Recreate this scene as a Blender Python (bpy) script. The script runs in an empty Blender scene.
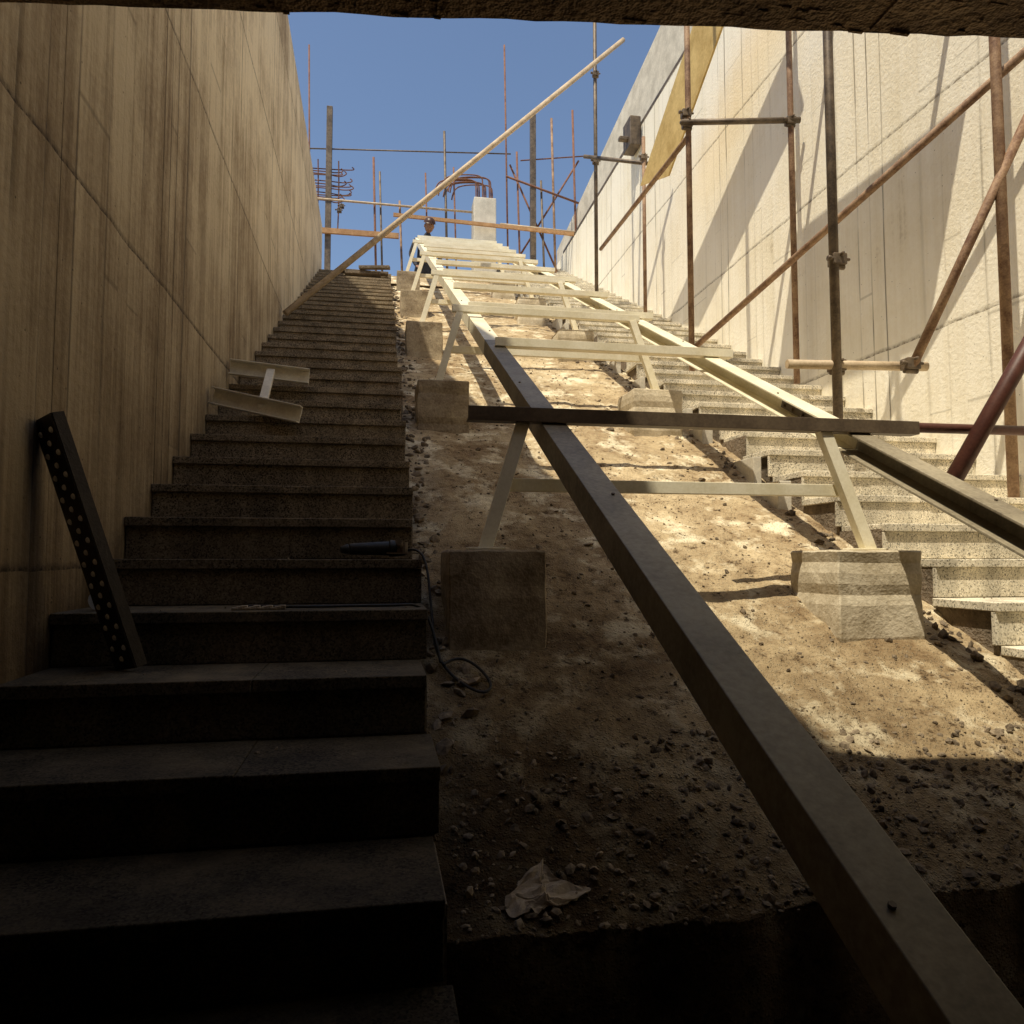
import bpy, math, random, bmesh
from mathutils import Vector, Matrix, noise
random.seed(7)
scene=bpy.context.scene
R=math.radians

class NT:
    def __init__(s,name):
        s.m=bpy.data.materials.new(name); s.m.use_nodes=True
        s.t=s.m.node_tree; s.b=s.t.nodes['Principled BSDF']
        s.co=s.t.nodes.new('ShaderNodeTexCoord').outputs['Object']
    def put(s,sock,v):
        if hasattr(v,'is_output'): s.t.links.new(v,sock)
        elif isinstance(v,(tuple,list)):
            sock.default_value=tuple(v)+((1,) if len(v)==3 and len(sock.default_value)==4 else ())
        else: sock.default_value=v
    def math(s,op,a,b=0.0,c=None,clamp=False):
        n=s.t.nodes.new('ShaderNodeMath'); n.operation=op; n.use_clamp=clamp
        s.put(n.inputs[0],a); s.put(n.inputs[1],b)
        if c is not None: s.put(n.inputs[2],c)
        return n.outputs[0]
    def xyz(s,v=None):
        n=s.t.nodes.new('ShaderNodeSeparateXYZ'); s.put(n.inputs[0],v or s.co); return n.outputs
    def comb(s,x,y,z):
        n=s.t.nodes.new('ShaderNodeCombineXYZ'); s.put(n.inputs[0],x);s.put(n.inputs[1],y);s.put(n.inputs[2],z); return n.outputs[0]
    def map(s,scale=(1,1,1),loc=(0,0,0),v=None):
        n=s.t.nodes.new('ShaderNodeMapping'); s.put(n.inputs['Vector'],v or s.co)
        n.inputs['Scale'].default_value=scale; n.inputs['Location'].default_value=loc; return n.outputs[0]
    def noise(s,scale=5,detail=3,rough=.55,v=None):
        n=s.t.nodes.new('ShaderNodeTexNoise'); s.put(n.inputs['Vector'],v or s.co)
        n.inputs['Scale'].default_value=scale; n.inputs['Detail'].default_value=detail
        n.inputs['Roughness'].default_value=rough
        return n.outputs[0]
    def vor(s,scale=10,v=None,out='Distance'):
        n=s.t.nodes.new('ShaderNodeTexVoronoi'); s.put(n.inputs['Vector'],v or s.co)
        n.inputs['Scale'].default_value=scale; return n.outputs[out]
    def white(s,v):
        n=s.t.nodes.new('ShaderNodeTexWhiteNoise'); n.noise_dimensions='1D'; s.put(n.inputs['W'],v); return n.outputs['Value']
    def rng(s,v,a,b,c=0.0,d=1.0):
        n=s.t.nodes.new('ShaderNodeMapRange'); s.put(n.inputs[0],v)
        for i,x in enumerate((a,b,c,d)): n.inputs[i+1].default_value=x
        return n.outputs[0]
    def mix(s,f,a,b,mode='MIX'):
        n=s.t.nodes.new('ShaderNodeMix'); n.data_type='RGBA'; n.blend_type=mode
        s.put(n.inputs[0],f); s.put(n.inputs[6],a); s.put(n.inputs[7],b); return n.outputs[2]
    def bump(s,h,strength=.5,dist=.01):
        n=s.t.nodes.new('ShaderNodeBump'); n.inputs['Strength'].default_value=strength
        n.inputs['Distance'].default_value=dist; s.put(n.inputs['Height'],h); return n.outputs[0]
    def done(s,col,rough=.85,nrm=None,metal=0.0,spec=.3):
        s.put(s.b.inputs['Base Color'],col); s.put(s.b.inputs['Roughness'],rough)
        s.put(s.b.inputs['Metallic'],metal); s.b.inputs['Specular IOR Level'].default_value=spec
        if nrm: s.put(s.b.inputs['Normal'],nrm)
        return s.m

def board_concrete(name,dark,mid,light,w=.17,panel=1.22,ends=.35,lo=.85,hi=1.5,shade=1.0):
    n=NT(name); x,y,z=n.xyz()
    u0=n.math('DIVIDE',y,w)
    u=n.math('ADD',u0,n.math('MULTIPLY',n.math('SINE',n.math('MULTIPLY',u0,1.7)),.38))
    u=n.math('ADD',u,n.math('MULTIPLY',n.math('SINE',n.math('MULTIPLY',z,2.3)),.03))
    fl=n.math('FLOOR',u); fr=n.math('FRACT',u); rnd=n.white(fl)
    e=n.math('MINIMUM',fr,n.math('SUBTRACT',1.0,fr))
    lw=n.rng(n.white(n.math('ADD',fl,37.3)),.35,.9,.12,1.0)
    blot=n.noise(1.3,5,.68); fine=n.noise(38,4,.7)
    streak=n.noise(1,4,.75,v=n.map((14,14,.5)))
    lw=n.math('MULTIPLY',lw,n.rng(n.noise(1,2,.6,v=n.map((4,4,1.3))),.36,.54,.2,1.0))
    edge=n.math('SUBTRACT',1.0,n.math('MULTIPLY',n.rng(e,.07,.015),lw))
    zz=n.math('ADD',n.math('DIVIDE',z,2.1),n.math('MULTIPLY',rnd,3.1))
    fz=n.math('FRACT',zz); r2=n.white(n.math('ADD',n.math('FLOOR',zz),n.math('MULTIPLY',fl,7.7)))
    e2=n.math('MULTIPLY',n.rng(n.math('MINIMUM',fz,n.math('SUBTRACT',1.0,fz)),.006,.002),n.rng(r2,.45,.6,.0,ends))
    sf=n.math('DIVIDE',n.math('ADD',z,n.math('MULTIPLY',blot,.06)),panel); sfr=n.math('FRACT',sf)
    pour=n.math('MULTIPLY',n.rng(sfr,.022,.004),n.rng(fine,.4,.58,.35,1.0)); pv=n.white(n.math('FLOOR',sf))
    f=n.math('MULTIPLY',r2,.13)
    f=n.math('ADD',f,n.math('MULTIPLY',streak,.85)); f=n.math('ADD',f,n.math('MULTIPLY',blot,1.25))
    f=n.math('ADD',f,n.math('MULTIPLY',fine,.4)); f=n.math('ADD',f,n.math('MULTIPLY',pv,.10))
    f=n.rng(f,lo,hi)
    cr=n.t.nodes.new('ShaderNodeValToRGB'); n.put(cr.inputs[0],f)
    c=cr.color_ramp; c.elements[0].color=(*dark,1); c.elements[1].color=(*light,1)
    m=c.elements.new(.45); m.color=(*mid,1)
    dk=tuple(q*.42 for q in dark)
    col=n.mix(edge,dk,cr.outputs[0])
    col=n.mix(e2,col,dk)
    col=n.mix(n.math('MULTIPLY',pour,.9),col,dk)
    col=n.mix(n.math('MULTIPLY',n.rng(n.vor(17),.075,.04),.8),col,dk)
    if shade<1:   # shade painted into the near and lower wall colour, ragged edge
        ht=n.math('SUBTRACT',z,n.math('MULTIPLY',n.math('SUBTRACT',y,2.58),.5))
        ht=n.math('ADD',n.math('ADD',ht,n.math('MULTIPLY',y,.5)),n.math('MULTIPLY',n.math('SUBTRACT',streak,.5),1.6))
        sh=n.rng(ht,1.0,4.3,shade,1.0)
        col=n.mix(1.0,col,n.comb(sh,n.math('POWER',sh,1.12),n.math('POWER',sh,1.3)),'MULTIPLY')
    h=n.math('ADD',n.math('MULTIPLY',edge,.6),n.math('MULTIPLY',r2,.3)); h=n.math('ADD',h,n.math('MULTIPLY',fine,.6))
    return n.done(col,.9,n.bump(h,.8,.012),spec=.2)

def simple(name,c1,c2,scale=6,fscale=60,rough=.8,metal=0.0,bs=.3,bd=.004,spec=.3,lo=.38,hi=.62):
    n=NT(name); a=n.noise(scale,4,.7); b=n.noise(fscale,2,.7)
    f=n.rng(n.math('ADD',n.math('MULTIPLY',a,.7),n.math('MULTIPLY',b,.3)),lo,hi)
    return n.done(n.mix(f,c1,c2),rough,n.bump(n.math('ADD',a,b),bs,bd),metal,spec)

def granite(name,c1,c2,dust,near_shade=1.0):
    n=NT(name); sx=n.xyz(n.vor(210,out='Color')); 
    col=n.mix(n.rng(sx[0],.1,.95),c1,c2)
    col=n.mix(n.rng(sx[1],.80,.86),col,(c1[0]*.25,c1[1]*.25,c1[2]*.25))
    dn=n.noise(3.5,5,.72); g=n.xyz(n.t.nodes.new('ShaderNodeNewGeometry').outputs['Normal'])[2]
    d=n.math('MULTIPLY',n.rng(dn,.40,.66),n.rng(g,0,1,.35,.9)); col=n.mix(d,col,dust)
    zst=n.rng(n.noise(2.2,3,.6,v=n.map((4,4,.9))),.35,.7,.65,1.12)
    if near_shade<1: zst=n.math('MULTIPLY',zst,n.rng(n.math('ADD',n.xyz()[1],n.math('MULTIPLY',dn,1.5)),2.0,5.5,near_shade,1.0))  # nearest steps coloured darker to stand in for shade
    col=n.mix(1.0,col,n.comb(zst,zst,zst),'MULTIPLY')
    return n.done(col,.78,n.bump(n.noise(70,3),.35,.004),spec=.2)

def dirt_mat(name,c1,c2,c3):
    n=NT(name); a=n.noise(1.6,6,.7); b=n.noise(16,5,.78); v=n.vor(95)
    f=n.rng(n.math('ADD',n.math('MULTIPLY',a,.6),n.math('MULTIPLY',b,.4)),.40,.6)
    col=n.mix(f,c1,c2); col=n.mix(n.rng(n.noise(5,4,.7),.52,.66),col,c3)
    col=n.mix(n.math('MULTIPLY',n.rng(v,.25,.1),.5),col,c3)
    col=n.mix(n.rng(b,.42,.34),col,(c1[0]*.45,c1[1]*.45,c1[2]*.45))
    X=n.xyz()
    shade=n.rng(n.math('ADD',n.math('ADD',X[1],n.math('MULTIPLY',X[0],.7)),n.math('MULTIPLY',a,1.6)),2.6,5.2,.17,1.0)  # shade painted into the colour, deepest at the near left end
    col=n.mix(1.0,col,n.comb(shade,n.math('POWER',shade,1.08),n.math('POWER',shade,1.2)),'MULTIPLY')
    h=n.math('ADD',n.math('MULTIPLY',b,1.3),n.math('MULTIPLY',n.rng(v,0,.4,1,0),.35))
    return n.done(col,.95,n.bump(h,.9,.02),spec=.15)

M_left=board_concrete('board_concrete_left',(.18,.125,.075),(.46,.36,.235),(.82,.70,.50),w=.15,panel=1.15,shade=.20)
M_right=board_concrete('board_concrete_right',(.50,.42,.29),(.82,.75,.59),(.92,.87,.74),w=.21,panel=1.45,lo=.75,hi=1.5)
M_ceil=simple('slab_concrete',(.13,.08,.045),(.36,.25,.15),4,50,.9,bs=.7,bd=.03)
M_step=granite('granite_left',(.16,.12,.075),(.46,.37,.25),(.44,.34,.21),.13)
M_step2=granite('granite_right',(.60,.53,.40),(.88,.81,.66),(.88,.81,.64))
M_core=simple('stair_core',(.12,.095,.065),(.28,.22,.16),4,50,.95,bs=.6,bd=.02)
M_dirt=dirt_mat('dirt',(.26,.175,.095),(.60,.48,.30),(.86,.77,.56))
M_grav=simple('rubble',(.06,.043,.028),(.30,.235,.16),9,80,.95)
M_block=simple('block_concrete',(.20,.15,.095),(.46,.38,.26),6,70,.95,bs=.5,bd=.006)
M_blockr=simple('block_concrete_pale',(.40,.33,.22),(.70,.62,.47),6,70,.95,bs=.5,bd=.006)
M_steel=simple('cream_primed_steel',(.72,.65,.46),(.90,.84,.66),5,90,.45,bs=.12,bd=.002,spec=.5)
M_rail_shade=simple('rail_steel_shade',(.13,.105,.07),(.36,.31,.215),2.2,70,.5,bs=.12,bd=.002,spec=.45)
M_steel_d=simple('steel_dark',(.08,.055,.035),(.15,.11,.07),6,90,.5,bs=.15,bd=.002,spec=.5)
M_white=simple('white_steel',(.62,.55,.42),(.85,.78,.62),6,90,.5,bs=.1,bd=.002,spec=.4)
M_rust=simple('rusty_tube',(.14,.07,.04),(.38,.25,.15),9,90,.7,metal=.1,bs=.4,bd=.002,spec=.4)
M_grey=simple('grey_tube',(.07,.05,.035),(.20,.15,.10),9,90,.55,metal=.3,bs=.3,bd=.002,spec=.5)
M_tan=simple('tan_tube',(.38,.28,.17),(.62,.49,.33),9,90,.6,bs=.2,bd=.002,spec=.4)
M_red=simple('red_tube',(.06,.018,.012),(.11,.04,.026),9,90,.5,bs=.2,bd=.002,spec=.4)
M_orange=simple('orange_timber',(.36,.19,.08),(.52,.31,.15),9,60,.7)
M_ply=simple('plywood',(.46,.31,.10),(.68,.50,.2),4,40,.7)
M_rebar=simple('rebar_rust',(.14,.06,.04),(.26,.13,.08),12,90,.8)
M_black=simple('black_rubber',(.012,.011,.01),(.03,.028,.025),20,90,.5)
M_strip=simple('strip_brown',(.02,.013,.009),(.04,.028,.02),20,90,.5)
M_dot=simple('punched_zinc',(.8,.76,.68),(.88,.85,.78),20,90,.4)
M_rag=simple('plastic_rag',(.26,.20,.13),(.42,.34,.24),20,90,.5)
M_ground=dirt_mat('ground_earth',(.22,.16,.1),(.36,.28,.19),(.5,.42,.3))
M_col=simple('column_concrete',(.50,.46,.38),(.74,.69,.58),4,60,.9)
M_skin=simple('skin',(.3,.16,.1),(.34,.19,.12),5,50,.6)
M_cloth=simple('work_clothes',(.03,.032,.04),(.06,.062,.075),8,90,.9)
M_helmet=simple('helmet_plastic',(.06,.03,.02),(.08,.04,.03),5,50,.35)
M_blue=simple('blue_board',(.45,.5,.56),(.6,.64,.68),5,50,.6)

class MB:
    def __init__(s): s.v=[]; s.f=[]
    def add(s,vs,fs):
        o=len(s.v); s.v+= [tuple(v) for v in vs]; s.f+=[tuple(i+o for i in f) for f in fs]
    def box(s,x0,x1,y0,y1,z0,z1):
        s.add([(x0,y0,z0),(x1,y0,z0),(x1,y1,z0),(x0,y1,z0),(x0,y0,z1),(x1,y0,z1),(x1,y1,z1),(x0,y1,z1)],
              [(0,3,2,1),(4,5,6,7),(0,1,5,4),(1,2,6,5),(2,3,7,6),(3,0,4,7)])
    def prism(s,prof,a,b):
        n=len(prof); a=Vector(a); b=Vector(b)
        vs=[a+Vector(p) for p in prof]+[b+Vector(p) for p in prof]
        s.add(vs,[tuple(range(n))[::-1],tuple(range(n,2*n))]+[(i,(i+1)%n,n+(i+1)%n,n+i) for i in range(n)])
    def beam(s,a,b,w,h,up=(0,0,1)):
        a=Vector(a); b=Vector(b); d=(b-a).normalized(); sd=d.cross(Vector(up)).normalized(); u=sd.cross(d)
        s.prism([sd*(w/2)*i+u*(h/2)*j for i,j in ((-1,-1),(1,-1),(1,1),(-1,1))],a,b)
    def sect(s,a,b,prof2,up=(0,0,1)):
        a=Vector(a); b=Vector(b); d=(b-a).normalized(); sd=d.cross(Vector(up)).normalized(); u=sd.cross(d)
        s.prism([sd*p+u*q for p,q in prof2],a,b)
    def tube(s,a,b,r,seg=12,r2=None):
        a=Vector(a); b=Vector(b); d=(b-a).normalized(); t=Vector((0,0,1)) if abs(d.z)<.9 else Vector((1,0,0))
        sd=d.cross(t).normalized(); u=sd.cross(d); r2=r if r2 is None else r2
        c=[(math.cos(2*math.pi*i/seg),math.sin(2*math.pi*i/seg)) for i in range(seg)]
        vs=[a+(sd*x+u*y)*r for x,y in c]+[b+(sd*x+u*y)*r2 for x,y in c]
        s.add(vs,[tuple(range(seg))[::-1],tuple(range(seg,2*seg))]+[(i,(i+1)%seg,seg+(i+1)%seg,seg+i) for i in range(seg)])
    def build(s,name,mat,parent=None,bevel=0,smooth=False):
        me=bpy.data.meshes.new(name); me.from_pydata(s.v,[],s.f); me.update()
        bm=bmesh.new(); bm.from_mesh(me); bmesh.ops.recalc_face_normals(bm,faces=bm.faces); bm.to_mesh(me); bm.free()
        me.materials.append(mat); o=bpy.data.objects.new(name,me); scene.collection.objects.link(o)
        if parent: o.parent=parent
        if bevel:
            m=o.modifiers.new('bevel','BEVEL'); m.width=bevel; m.segments=2; m.limit_method='ANGLE'; m.angle_limit=R(40)
        if smooth:
            for p in me.polygons: p.use_smooth=len(p.vertices)==4
        return o
def empty(name):
    e=bpy.data.objects.new(name,None); scene.collection.objects.link(e); return e
def curve(name,pts,r,mat,parent=None):
    c=bpy.data.curves.new(name,'CURVE'); c.dimensions='3D'; c.bevel_depth=r; c.bevel_resolution=2
    sp=c.splines.new('NURBS'); sp.points.add(len(pts)-1)
    for p,q in zip(sp.points,pts): p.co=(*q,1)
    sp.use_endpoint_u=True; sp.order_u=3
    c.materials.append(mat); o=bpy.data.objects.new(name,c); scene.collection.objects.link(o)
    if parent:o.parent=parent
    return o

XL,XR=-.89,3.4
ST0,ST1=.14,2.12
def zd(y): return .5*y-1.49

def yz_wall(name,prof,x0,x1,mat):
    b=MB(); n=len(prof)
    b.add([(x0,y,z) for y,z in prof]+[(x1,y,z) for y,z in prof],
          [tuple(range(n)),tuple(range(n,2*n))[::-1]]+[(i,n+i,n+(i+1)%n,(i+1)%n) for i in range(n)])
    return b.build(name,mat,bevel=.012)
yz_wall('concrete_retaining_wall',[(-6,-2),(11.5,-2),(11.5,5.08),(6.95,5.12),(6.95,5.6),(-6,5.6)],XL-.3,XL,M_left)  # near length raised out of view to cast shadow on the slope
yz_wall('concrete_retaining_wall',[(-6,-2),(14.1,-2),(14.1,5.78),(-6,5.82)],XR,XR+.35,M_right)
yz_wall('concrete_parapet',[(3.6,5.825),(14.6,5.79),(14.6,6.3),(3.6,7.5)],XR+.14,XR+.4,M_col)
b=MB(); b.box(XR+.02,XR+.1,4,13.6,5.826,5.87); b.build('cable_tray',M_grey)
b=MB(); b.box(XR-.16,XR-.01,9.2,9.5,5.5,5.9); b.box(XR-.28,XR-.16,9.28,9.36,5.6,5.65); b.build('junction_box',M_grey,bevel=.01)

H=1.05
def ye(x): return 1.503-.129*(x+.714)
b=MB(); N=90; front=[(-1.19+4.94*i/N) for i in range(N+1)]
lo=[(x,ye(x)+.008*noise.noise(Vector((x*7,0,0)))+.006*noise.noise(Vector((x*31,0,0))),H+.003*noise.noise(Vector((x*9,5,0)))) for x in front]
hi=[(x,ye(x),H+.3) for x in front]
vs=lo+hi+[(-1.19,-6,H),(3.75,-6,H),(-1.19,-6,H+.3),(3.75,-6,H+.3)]
n=N+1; o=2*n
fs=[(i,i+1,n+i+1,n+i) for i in range(N)]
fs+=[tuple(range(n))+(o+1,o), tuple(range(n,2*n))+(o+3,o+2),(o,o+1,o+3,o+2),(0,n,o+2,o),(n-1,o+1,o+3,2*n-1)]
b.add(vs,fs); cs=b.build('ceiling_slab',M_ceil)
b=MB(); b.box(-1.19,3.75,-6.3,-6,-2,4.3); b.build('tunnel_end_wall',M_ceil)
b=MB(); b.box(-.885,3.395,-.15,.12,H+.302,4.5); b.build('sky_blocker_wall',M_ceil)  # unseen wall added above the slab to block sky and darken the foreground
b=MB()
for i in range(80):
    x=-.85+3.6*random.random(); y=ye(x)-.004-random.random()*.10
    s=random.uniform(.002,.007); b.box(x,x+s*random.uniform(1,7),y,y+s,H-.001-random.random()*.004,H+.01)
for x in (.1,.95,1.9): b.box(x,x+.005,ye(x)-.6,ye(x)-.01,H-.003,H+.01)
b.build('formwork_remains',M_ceil,parent=cs)
b=MB(); b.box(-.9,3.4,-6,1.9,-1.9,-1.5); b.box(-1.19,3.75,-6.3,14.2,-2.3,-1.95); b.build('tunnel_floor',M_core)

b=MB(); Z=4.15; xs=[-600,-1.15,3.7,600]; ys=[-600,-6.2,11.22,2500]
vs=[(x,y,Z) for y in ys for x in xs]; fs=[]
for j in range(3):
    for i in range(3):
        if not(i==1 and j==1): fs.append((j*4+i,j*4+i+1,(j+1)*4+i+1,(j+1)*4+i))
b.add(vs,fs); b.build('ground',M_ground)

def stairs(name,x0,x1,imin,imax,mat,free):
    e=empty(name); core=MB(); sl=MB()
    prof=[]
    for i in range(imin,imax+1):
        y=2.58+.3*i+.012; z=.15*i-.02
        prof+= [(y,z-.15),(y,z)]
    prof+=[(2.58+.3*(imax+1),.15*imax-.02)]
    top=prof[-1]; prof+=[(top[0],-1.94),(prof[0][0],-1.94)]
    n=len(prof); xa,xb=x0+.01,x1-.01
    core.add([(xa,y,z) for y,z in prof]+[(xb,y,z) for y,z in prof],
      [tuple(range(n)),tuple(range(n,2*n))[::-1]]+[(i,n+i,n+(i+1)%n,(i+1)%n) for i in range(n)])
    core.build('core',M_core,e)
    for i in range(imin,imax+1):
        y=2.58+.3*i+random.uniform(-.004,.004); z=.15*i
        j=random.uniform(-.016,.016)
        a,bb=(x0,x1+j) if free=='r' else (x0+j,x1)
        cuts=[a,bb] if random.random()<.6 else [a,random.uniform(a+.25,bb-.25),bb]
        for c0,c1 in zip(cuts[:-1],cuts[1:]):
            sl.box(c0+.0006,c1-.0006,y-.014+random.uniform(-.002,.002),y+.298,z-.032,z+random.uniform(-.0015,.0015))
        sl.box(a+.002,bb-.002,y,y+.02,z-.149,z-.0325)
    sl.build('treads_and_risers',mat,e,bevel=.003)
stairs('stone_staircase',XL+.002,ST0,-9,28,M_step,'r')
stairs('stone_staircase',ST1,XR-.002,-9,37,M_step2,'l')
b=MB()
for i in range(2,30,1):
    y=2.58+.3*i; z=.15*i
    if i%3!=2: b.box(ST1-.10+random.uniform(-.02,.02),ST1-.04,y+.03,y+.26,z-.4,z-.045+random.uniform(-.02,.01))
b.build('stair_kerb',M_col,bevel=.004)

b=MB(); nx=96; y0,y1=1.5,12.5; ny=520
def dz(x,y):
    v=Vector((x*1.3,y*1.3,0)); h=noise.fractal(v,.9,2.1,5)*.035+noise.fractal(v*9,.8,2,3)*.010
    return zd(y)+h
vs=[]
for j in range(ny+1):
    for i in range(nx+1):
        x=ST0-.03+(ST1-ST0+.06)*i/nx; y=y0+(y1-y0)*(j/ny)**1.25
        vs.append((x,y+(.04*noise.noise(Vector((x*6,0,3))) if j==0 else 0),dz(x,y)))
fs=[(j*(nx+1)+i,j*(nx+1)+i+1,(j+1)*(nx+1)+i+1,(j+1)*(nx+1)+i) for j in range(ny) for i in range(nx)]
o=len(vs); vs+=[(vs[i][0],1.52,-1.94) for i in range(nx+1)]
fs+=[(i+1,i,o+i,o+i+1) for i in range(nx)]
o2=len(vs); k=ny*(nx+1); vs+=[(vs[k+i][0],y1+.3,3.9) for i in range(nx+1)]
fs+=[(k+i,k+i+1,o2+i+1,o2+i) for i in range(nx)]
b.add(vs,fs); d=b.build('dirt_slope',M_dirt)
for p in d.data.polygons: p.use_smooth=True

b=MB()
ph=(1+5**.5)/2
ico=[Vector(v).normalized() for v in [(-1,ph,0),(1,ph,0),(-1,-ph,0),(1,-ph,0),(0,-1,ph),(0,1,ph),(0,-1,-ph),(0,1,-ph),(ph,0,-1),(ph,0,1),(-ph,0,-1),(-ph,0,1)]]
icf=[(0,11,5),(0,5,1),(0,1,7),(0,7,10),(0,10,11),(1,5,9),(5,11,4),(11,10,2),(10,7,6),(7,1,8),(3,9,4),(3,4,2),(3,2,6),(3,6,8),(3,8,9),(4,9,5),(2,4,11),(6,2,10),(8,6,7),(9,8,1)]
def stone(x,y,s,z=None):
    q=Matrix.Rotation(random.random()*6.3,3,Vector((random.random()-.5,random.random()-.5,random.random()+.01)).normalized())
    sc=Vector((s*random.uniform(.7,1.5),s*random.uniform(.7,1.4),s*random.uniform(.4,.8)))
    c=Vector((x,y,(dz(x,y) if z is None else z)+s*.15))
    b.add([c+q@Vector((v.x*sc.x,v.y*sc.y,v.z*sc.z))*random.uniform(.75,1.2) for v in ico],icf)
for _ in range(3800):
    y=1.5+ (random.random()**1.8)*6; x=random.uniform(ST0+.02,ST1-.02)
    stone(x,y,min(.026,.0025+random.expovariate(1/.0022)))
for _ in range(700):
    y=1.5+random.random()*.5; x=random.uniform(ST0+.03,ST1-.03); stone(x,y,random.uniform(.003,.014))
for _ in range(700):
    y=1.8+random.random()*9; s_=random.random()<.5; x=(ST0+.02+random.expovariate(1/.05)) if s_ else (ST1-.02-random.expovariate(1/.09))
    if ST0<x<ST1: stone(x,y,random.uniform(.005,.026))
for _ in range(320):
    i=random.randint(-3,20); y=2.58+.3*i+random.uniform(.02,.28)
    x=random.uniform(XL+.02,ST0-.03) if random.random()<.5 else random.uniform(ST1+.03,XR-.03)
    stone(x,y,random.uniform(.002,.006),.15*i)
b.build('rubble',M_grav)

def block(x0,x1,y0,y1,z0,z1,seed):
    bm=bmesh.new(); bmesh.ops.create_cube(bm,size=1)
    bmesh.ops.bevel(bm,geom=bm.edges[:],offset=.014,segments=1,affect='EDGES')
    bmesh.ops.subdivide_edges(bm,edges=bm.edges[:],cuts=11,use_grid_fill=True)
    for v in bm.verts:
        c=v.co.copy(); p=Vector(((x0+x1)/2+c.x*(x1-x0),(y0+y1)/2+c.y*(y1-y0),(z0+z1)/2+c.z*(z1-z0)))
        nn=noise.noise_vector(p*7+Vector((seed,0,0)))*.005+noise.noise_vector(p*45)*.0018
        band=.007*(1 if math.sin(p.z*62+seed)>.6 else 0)*(1 if seed>8 or seed==1 else .2)
        v.co=p+nn+Vector((band if c.x<0 else 0,band if c.y<0 else 0,0))
    me=bpy.data.meshes.new('concrete_block'); bm.to_mesh(me); bm.free(); me.materials.append(M_blockr if seed>8 else M_block)
    o=bpy.data.objects.new('concrete_block',me); scene.collection.objects.link(o)
FR=[2.57,4.7,6.7,8.7,10.7]
for k,y in enumerate(FR):
    y0=y-.16; z=zd(y0)
    block(.225,.545,y0,y0+.32,z-.15,z+.315,k)
    block(1.6,1.935,y0,y0+.32,z-.15,z+.315,k+9)

fr=empty('steel_rail_frame')
dirv=Vector((0,1,.5)).normalized(); up=Vector((0,-.5,1)).normalized()
def zr(y): return .5*y-.80
W,HH,T=.09,.085,.009
ch=[(0,-HH),(W,-HH),(W,-HH+T),(T,-HH+T),(T,-T),(W,-T),(W,0),(0,0)]
def rail(x,flip,ya,yb,mat):
    b=MB(); s=-1 if flip else 1
    b.sect((x,ya,zr(ya)),(x,yb,zr(yb)),[(s*(p-W/2),q) for p,q in ch])
    b.build('rail',mat,fr,bevel=.002)
RX=(.607,1.80)
# each line is two lengths butted : shade painted into the darker lower length, primed length above
rail(RX[0],False,.35,3.998,M_rail_shade); rail(RX[0],False,4.0,12.4,M_steel)
rail(RX[1],True,.35,2.598,M_rail_shade); rail(RX[1],True,2.6,12.6,M_steel)
b=MB()
for y in (3.0,5.6,8.3):
    base=Vector((RX[1]+W/2-T-.001,y,zr(y)))
    b.beam(base-dirv*.15-up*.043,base+dirv*.15-up*.043,.008,.055,up=up)
    for t in (-.12,-.045,.045,.12):
        for q in (-.03,-.056):
            p=base+dirv*t+up*q; b.tube(p,p+Vector((-.014,0,0)),.008,6)
for i in range(10):
    y=.8+1.15*i
    for x in RX:
        p=Vector((x+(.02 if i%2 else -.02),y,zr(y))); b.tube(p,p+up*.005,.005,6)
b.build('splice_plates_and_bolts',M_steel_d,fr)
Lp=[(0,0),(.055,0),(.055,.006),(.006,.006),(.006,.045),(0,.045)]
def cross(y,x0,x1,mat,h=.045):
    z=zr(y)+.012; b=MB()
    b.add([(x0,y+p,z+q*h/.045) for p,q in Lp]+[(x1,y+p,z+q*h/.045) for p,q in Lp],
      [(5,4,3,2,1,0),(6,7,8,9,10,11)]+[(i,(i+1)%6,6+(i+1)%6,6+i) for i in range(6)])
    b.build('crossbar',mat,fr,bevel=.0015)
cross(2.53,.30,2.04,M_steel_d,.05)
for y in (3.8,5.0,6.05,7.1,8.0,8.9,9.7,10.4,11.0,11.6,12.2): cross(y,.59,1.92,M_steel)
for k,y in enumerate(FR):
    z1=zr(y)+(.002 if k==0 else .03); z0=zd(y-.16)+.318
    b=MB()
    b.beam((.36,y-.03,z0),(.50,y,z1),.045,.035,up=(0,1,0)); b.beam((1.80,y-.05,z0),(1.65,y-.01,z1),.045,.04,up=(0,1,0))
    b.beam((.36-.06,y-.03,z0+.003),(.36+.06,y-.03,z0+.003),.1,.008); b.beam((1.8-.06,y-.03,z0+.003),(1.8+.06,y-.03,z0+.003),.1,.008)
    t=.5; b.beam((.36+.15*t-.02,y+.02,z0+(z1-z0)*t),(1.80-.15*t+.02,y+.02,z0+(z1-z0)*t),.03,.045)
    if k: b.beam((.45,y,z1+.02),(1.70,y,z1+.02),.04,.045)
    b.build('a_frame_leg',M_steel,fr,bevel=.002)

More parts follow.
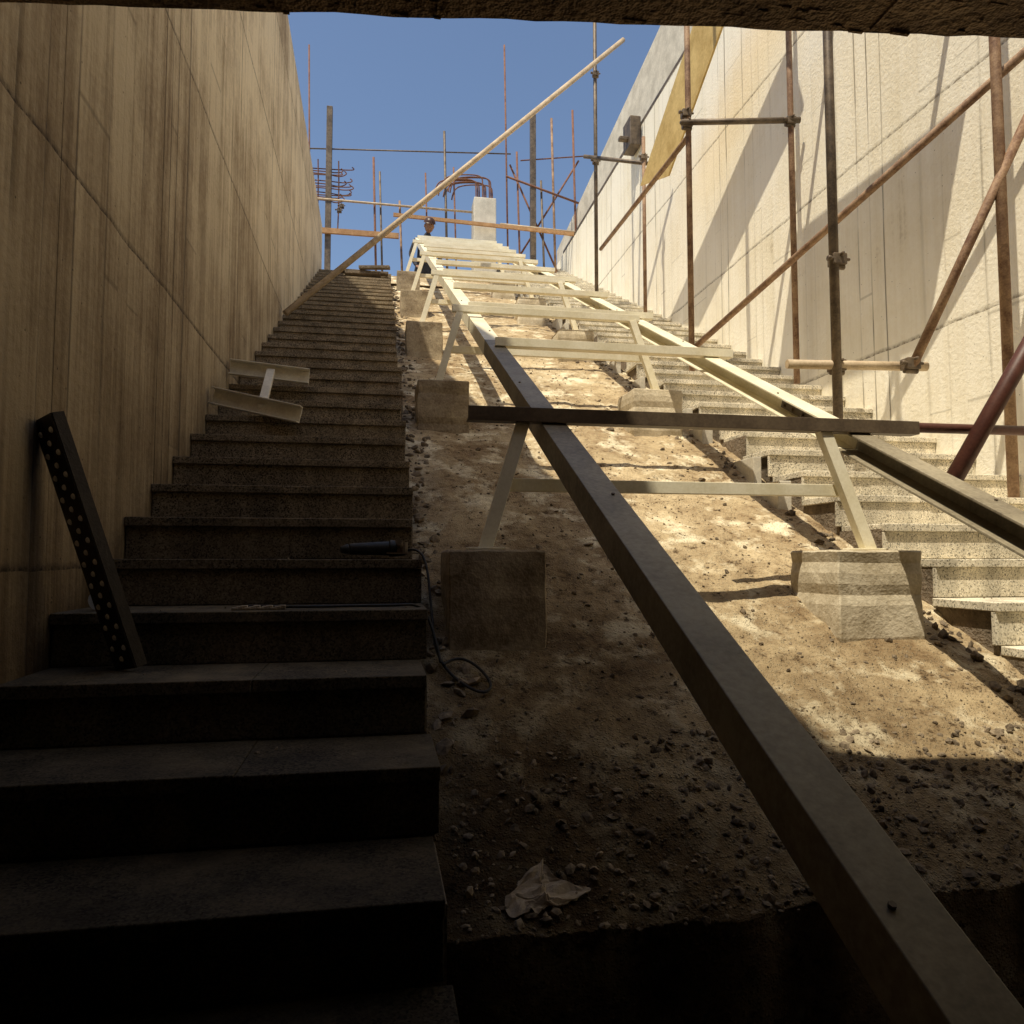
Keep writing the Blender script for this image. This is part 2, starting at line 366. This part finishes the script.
sc=empty('scaffolding')
def tube(a,bb,r=.024,mat=M_rust,par=sc,name='tube'):
    b=MB(); b.tube(a,bb,r,14); return b.build(name,mat,par,smooth=True)
def coupler(p,par=sc):
    p=Vector(p); b=MB()
    b.box(p.x-.038,p.x+.038,p.y-.034,p.y+.034,p.z-.03,p.z+.03)
    b.tube(p+Vector((-.07,-.02,.0)),p+Vector((.06,-.02,.0)),.010,6)
    b.tube(p+Vector((0,-.06,.02)),p+Vector((0,.06,.02)),.010,6)
    b.tube(p+Vector((-.07,-.02,.0)),p+Vector((-.05,-.02,.0)),.017,6)
    b.tube(p+Vector((-.04,.0,-.035)),p+Vector((.04,.0,-.035)),.016,8)
    b.build('coupler',M_grey,par,bevel=.006)
tube((2.36,3.52,.45),(2.36,3.52,4.6),.025,M_grey)
tube((2.48,5.62,1.5),(2.48,5.62,6.2),mat=M_rust)
tube((3.28,5.42,1.4),(3.28,5.42,6.0),mat=M_rust)
tube((2.70,9.0,3.2),(2.70,9.0,7.6),.024,M_grey)
tube((3.09,3.2,.3),(3.09,3.2,4.6),.026,M_rust)
tube((3.05,8.2,2.7),(3.05,8.2,5.0),.022,M_rust)
tube((2.40,5.58,3.56),(3.34,5.38,3.56),mat=M_grey)
tube((2.55,9.0,5.15),(3.3,8.1,4.62),mat=M_grey)
tube((2.1,3.56,1.02),(2.86,3.48,1.02),.024,M_tan)
for p in ((2.46,5.6,3.56),(3.27,5.41,3.56),(2.38,3.55,1.02),(2.74,3.45,1.02),(2.38,3.52,1.58),(2.7,9,5.1),(3.05,8.2,4.75),(2.7,8.98,6.25),(2.46,5.62,3.66)): coupler(p)
tube((2.50,5.66,1.70),(3.26,3.1,2.62),.024,M_rust)
tube((2.76,9.0,3.95),(2.5,5.66,3.5),.024,M_rust)
tube((2.74,3.44,1.0),(3.22,3.1,2.3),.024,M_rust)
tube((-.84,6.86,2.2),(3.05,8.9,6.7),.03,M_tan)
tube((1.2,2.64,.52),(3.36,2.64,.53),.020,M_red)
tube((2.18,2.58,.25),(3.0,2.6,1.45),.034,M_red)
b=MB()
for i in range(3): b.box(2.42+.16*i,2.57+.16*i,3.3,5.15,4.12+.004*i,4.16+.004*i)
b.build('shadow_deck_boards',M_ply,sc,bevel=.003)  # unseen deck added above the view to cast shadow on the right wall
tube((2.3,3.6,4.09),(3.38,3.6,4.09)); tube((2.3,5.0,4.09),(3.38,5.0,4.09))

b=MB()
A=[Vector((2.9,5.2,5.75)),Vector((2.9,5.0,5.1)),Vector((2.9,7.09,3.94)),Vector((2.9,7.92,4.25))]
b.add(A+[a+Vector((.018,0,0)) for a in A],[(0,1,2,3),(7,6,5,4),(0,4,5,1),(1,5,6,2),(2,6,7,3),(3,7,4,0)])
pl=b.build('plywood_sheet',M_ply)
b=MB(); b.beam((2.94,5.3,5.4),(2.94,7.4,4.2),.04,.05); b.build('batten',M_ply,pl)

ts=empty('scaffold_fence'); Y=13.0; G=4.15
for x,t,r,m in ((-1.24,8.97,.014,M_rebar),(-.11,7.05,.02,M_rebar),(.0,6.8,.018,M_grey),(1.13,7.65,.022,M_grey),(.8,6.85,.015,M_rebar),
                (2.22,9.4,.016,M_rebar),(3.1,8.1,.022,M_rust),(3.5,8.3,.02,M_rebar),(.35,6.3,.02,M_rust),(2.45,7.4,.018,M_rebar),(1.3,7.0,.015,M_rebar),(2.9,6.9,.02,M_grey)):
    tube((x+.05,Y,G),(x-.04,Y,t),r,m,ts,'pole')
for x,t in ((-.91,7.88),(2.71,8.19)):
    b=MB(); b.beam((x,Y,G),(x,Y,t),.1,.1,up=(0,1,0)); b.build('steel_post',M_grey,ts,bevel=.006)
coupler((-.68,12.95,6.1),ts); coupler((-.72,12.95,6.02),ts)
tube((-1.3,Y,7.1),(2.3,Y,7.35),.012,M_grey,ts,'rail')
b=MB(); b.beam((-1.1,12.9,5.62),(.3,12.9,5.62),.05,.09); b.beam((.2,12.8,5.95),(3.5,12.8,5.85),.04,.06); b.build('timber_rail',M_orange,ts)
tube((-1.2,12.95,6.2),(1.6,12.95,6.18),.02,M_tan,ts,'rail')
tube((2.2,12.95,6.9),(3.6,12.95,6.5),.02,M_rebar,ts,'rail')
tube((2.1,12.95,6.0),(3.7,12.95,5.95),.024,M_tan,ts,'rail')
tube((2.5,13.1,7.3),(3.7,13.1,7.5),.012,M_rebar,ts,'rail')
tube((2.3,13.1,5.2),(3.6,13.1,7.4),.018,M_rebar,ts,'brace')
tube((2.3,13.1,7.2),(3.3,13.1,5.0),.018,M_rebar,ts,'brace')
cc=empty('concrete_column'); b=MB(); b.box(1.62,2.02,12.9,13.3,G,6.45); b.build('shaft',M_col,cc,bevel=.015)
for i in range(9):
    x=1.66+.04*i; y=12.94+.04*(i%3)*2; h=6.75+.03*(i%4)
    curve('bent_bar',[(x,y,6.3),(x,y,h-.1),(x-.02,y,h),(x-.15,y,h+.03),(x-.55,y,h-.01),(x-.72,y,h-.12),(x-.74,y,h-.3)],.012,M_rebar,cc)
rb=empty('rebar_bundle')
for i in range(12):
    z=6.2+.055*i+random.uniform(-.02,.02); y=13+.03*(i%4); q=random.uniform(0,.2)
    curve('bar',[(-1.3,y,z),(-.95,y,z+.01),(-.6-q,y,z-.04+.03*(i%3)),(-.45-q,y,z+.04),(-.52-q,y,z+.08)],.010,M_rebar,rb)
for x in (-1.1,-.75): curve('tie',[(x,13.05,5.7),(x+.02,13.06,6.3),(x,13.05,6.95)],.012,M_rebar,rb)

def worker(x,y,z,face,lean=0.0):
    e=empty('construction_worker')
    Vp=[((0,0,.95),.13),((0,0,1.12),.13),((0,-.02,1.32),.15),((0,0,1.47),.07),((0,0,1.56),.055),
        ((-.19,0,1.42),.06),((-.27,-.04,1.15),.045),((-.22,-.24,1.02),.035),((-.2,-.32,1.0),.03),
        ((.19,0,1.42),.06),((.29,.0,1.15),.045),((.25,-.2,.98),.035),((.24,-.27,.96),.03),
        ((-.1,0,.88),.09),((-.12,-.03,.5),.065),((-.13,.03,.09),.045),((-.13,-.14,.04),.04),
        ((.1,0,.88),.09),((.13,.0,.5),.065),((.15,.06,.09),.045),((.15,-.1,.04),.04)]
    E=[(0,1),(1,2),(2,3),(3,4),(2,5),(5,6),(6,7),(7,8),(2,9),(9,10),(10,11),(11,12),(0,13),(13,14),(14,15),(15,16),(0,17),(17,18),(18,19),(19,20)]
    rot=Matrix.Rotation(face,4,'Z'); le=Matrix.Rotation(lean,4,'X')
    def T(p):
        p=Vector(p)
        if p.z>.94: q=p-Vector((0,0,.95)); p=(le@q)+Vector((0,0,.95))
        return (rot@p)+Vector((x,y,z))
    me=bpy.data.meshes.new('body'); me.from_pydata([T(p) for p,_ in Vp],E,[]); me.materials.append(M_cloth)
    o=bpy.data.objects.new('body',me); scene.collection.objects.link(o); o.parent=e
    o.modifiers.new('skin','SKIN'); sv=me.skin_vertices[0].data
    for i,(_,r) in enumerate(Vp): sv[i].radius=(r,r*.8)
    sv[0].use_root=True
    o.modifiers.new('s','SUBSURF').levels=1; o.modifiers['s'].render_levels=2
    def blob(name,c,s,mat,cut=None):
        bm=bmesh.new(); bmesh.ops.create_uvsphere(bm,u_segments=20,v_segments=14,radius=1)
        for v in bm.verts:
            q=Vector((v.co.x*s[0],v.co.y*s[1],v.co.z*s[2]))
            if cut is not None and q.z<cut: q.z=cut; q.x*=1.12; q.y*=1.2
            v.co=T(Vector(c)+q)
        m=bpy.data.meshes.new(name); bm.to_mesh(m); bm.free(); m.materials.append(mat)
        for p in m.polygons:p.use_smooth=True
        o=bpy.data.objects.new(name,m); scene.collection.objects.link(o); o.parent=e
    blob('head',(0,-.02,1.66),(.078,.095,.12),M_skin); blob('nose',(0,-.117,1.65),(.014,.02,.022),M_skin)
    blob('ear',(-.08,-.01,1.65),(.012,.02,.03),M_skin); blob('ear',(.08,-.01,1.65),(.012,.02,.03),M_skin)
    blob('helmet',(0,-.01,1.70),(.10,.12,.10),M_helmet,0.0)
    for (hx,hy,hz) in ((-.2,-.34,1.0),(.24,-.29,.96)):
        blob('palm',(hx,hy-.02,hz),(.035,.045,.018),M_skin)
        b=MB()
        for k in range(4):
            fx=hx-.027+.018*k; L=.065+(.01 if k in(1,2) else 0)
            p1=T((fx,hy-.055,hz)); p2=T((fx,hy-.055-L*.6,hz-.005)); p3=T((fx,hy-.055-L*.8,hz-.012))
            b.tube(p1,p2,.008,8); b.tube(p2,p3,.0075,8)
        b.tube(T((hx+.03,hy-.01,hz)),T((hx+.055,hy-.06,hz-.005)),.009,8)
        b.build('fingers',M_skin,e)
worker(.72,12.95,4.15,R(15),R(28))

e=empty('steel_bracket_frame'); b=MB()
cp=[(-.025,-.045),(.025,-.045),(.025,-.038),(-.018,-.038),(-.018,.038),(.025,.038),(.025,.045),(-.025,.045)]
b.sect((-.875,4.60,1.135),(-.42,4.62,1.10),cp); b.sect((-.87,4.12,.86),(-.41,4.02,.755),cp)
b.beam((-.64,4.6,1.12),(-.61,4.08,.80),.045,.03); b.build('channels',M_white,e,bevel=.002)

e=empty('perforated_steel_strip'); b=MB()
a=Vector((-.665,2.2,-.296)); c=Vector((-.868,2.13,.37)); d=(c-a).normalized()
sd=Vector((.72,-.69,0)); sd=(sd-d*sd.dot(d)).normalized(); nn=d.cross(sd)
if nn.y>0: nn=-nn
w=.105
b.prism([sd*(-w/2),sd*(w/2),sd*(w/2)+nn*.003,sd*(-w/2)+nn*.003],a,c)
b.prism([sd*(-w/2-.003),sd*(-w/2-.003)-nn*.03,sd*(-w/2)-nn*.03,sd*(-w/2)],a,c)
b.prism([sd*(w/2),sd*(w/2)-nn*.03,sd*(w/2+.003)-nn*.03,sd*(w/2+.003)],a,c)
b.build('strip',M_strip,e)
b=MB(); L=(c-a).length; k=0; t=.03
while t<L-.02:
    for s_ in ((-.03,.03) if k%2 else (0,)):
        p=a+d*t+sd*s_+nn*.0035; b.tube(p,p+nn*.004,.0085,10,.006)
    t+=.03;k+=1
b.build('punched_dimples',M_dot,e)

b=MB(); n=20; c0=Vector((-.80,2.40,-.12)); vs=[];fs=[]
for i in range(n):
    an=2*math.pi*i/n
    for r,yy in ((.03,-.02),(.03,.02),(.015,.02),(.015,-.02)):
        vs.append(c0+Vector((math.cos(an)*r,yy,math.sin(an)*r)))
for i in range(n):
    for q in range(4): fs.append((i*4+q,((i+1)%n)*4+q,((i+1)%n)*4+(q+1)%4,i*4+(q+1)%4))
b.add(vs,fs); b.build('tape_roll',M_blue)

e=empty('angle_grinder'); b=MB()
b.tube((-.10,2.70,.035),(.04,2.72,.038),.020,14,.026); b.tube((.04,2.72,.038),(.10,2.72,.036),.032,14,.024)
b.tube((-.13,2.695,.032),(-.10,2.70,.035),.012,12,.019); b.build('body',M_black,e,bevel=.004,smooth=True)
b=MB(); b.tube((.085,2.66,.018),(.085,2.66,.023),.055,24); b.tube((.085,2.70,.02),(.085,2.70,.06),.02,12); b.tube((.08,2.72,.045),(.07,2.62,.06),.012,10)
b.build('disc_and_handle',M_steel_d,e)
curve('cable',[(.10,2.74,.03),(.13,2.66,.04),(.165,2.6,.0),(.175,2.5,-.15),(.18,2.38,-.29),(.22,2.25,-.35),(.30,2.16,-.39),(.34,2.2,-.37),(.30,2.3,-.32),(.24,2.34,-.3),(.2,2.3,-.32)],.0045,M_black,e)
curve('cable',[(-.38,2.36,-.14),(-.25,2.33,-.143),(-.1,2.36,-.143),(.05,2.34,-.142),(.13,2.38,-.14),(.17,2.36,-.2),(.19,2.28,-.31)],.0045,M_black,e)
b=MB()
for i in range(12):
    x=-.42+.012*i; b.box(x,x+.02,2.31+.003*(i%3),2.33+.004*(i%4),-.149,-.142+.003*(i%3))
b.build('paper_scrap',M_rag,bevel=.002)

b=MB(); n=26; vs=[]
for j in range(n+1):
    for i in range(n+1):
        u_=i/n-.5; v_=j/n-.5
        x=.35+u_*.16*(1-.5*abs(v_)); y=1.575+v_*.09*(1-.6*abs(u_))
        h=abs(noise.fractal(Vector((u_*3.2,v_*3.2,2)),.9,2,3))*.022*max(0,1-2*abs(u_))**.5
        x+=.03*noise.noise(Vector((u_*3,v_*3,9))); y+=.03*noise.noise(Vector((u_*3,v_*3,19)))
        vs.append((x,y,dz(x,y)+.008+h))
b.add(vs,[(j*(n+1)+i,j*(n+1)+i+1,(j+1)*(n+1)+i+1,(j+1)*(n+1)+i) for j in range(n) for i in range(n)])
b.build('plastic_rag',M_rag)

e=empty('stacked_boards'); b=MB()
b.beam((-.5,10.6,4.0),(.0,10.62,4.02),.25,.03); b.beam((-.55,10.55,4.035),(.1,10.6,4.05),.12,.03); b.beam((-.3,10.5,4.08),(.12,10.4,4.07),.08,.04)
b.build('boards',M_core,e,bevel=.003)

ld=Vector((.35,.3,-1)).normalized()
s=bpy.data.lights.new('sun','SUN'); s.energy=5; s.angle=R(.53); s.color=(1,.90,.70)
so=bpy.data.objects.new('sun',s); scene.collection.objects.link(so); so.rotation_euler=ld.to_track_quat('-Z','Y').to_euler(); so.location=(-3,-2,12)
w=bpy.data.worlds.new('World'); scene.world=w; w.use_nodes=True
nt=w.node_tree; bg=nt.nodes['Background']; sky=nt.nodes.new('ShaderNodeTexSky'); sky.sky_type='NISHITA'; sky.sun_disc=False
sky.sun_elevation=R(65.2); sky.sun_rotation=R(-130.6); sky.air_density=1.0; sky.dust_density=1.2; sky.ozone_density=1.8
nt.links.new(sky.outputs[0],bg.inputs[0]); bg.inputs[1].default_value=.145
cam=bpy.data.cameras.new('camera'); co=bpy.data.objects.new('camera',cam); scene.collection.objects.link(co)
cam.sensor_width=36; cam.lens=36*750/1024; cam.clip_start=.05; cam.clip_end=6000
psi,p=R(10.13),R(3.59)
F=Vector((math.sin(psi)*math.cos(p),math.cos(psi)*math.cos(p),math.sin(p)))
co.rotation_euler=F.to_track_quat('-Z','Y').to_euler(); co.location=(0,0,0)
scene.camera=co
scene.view_settings.view_transform='Standard'; scene.view_settings.look='None'; scene.view_settings.exposure=0
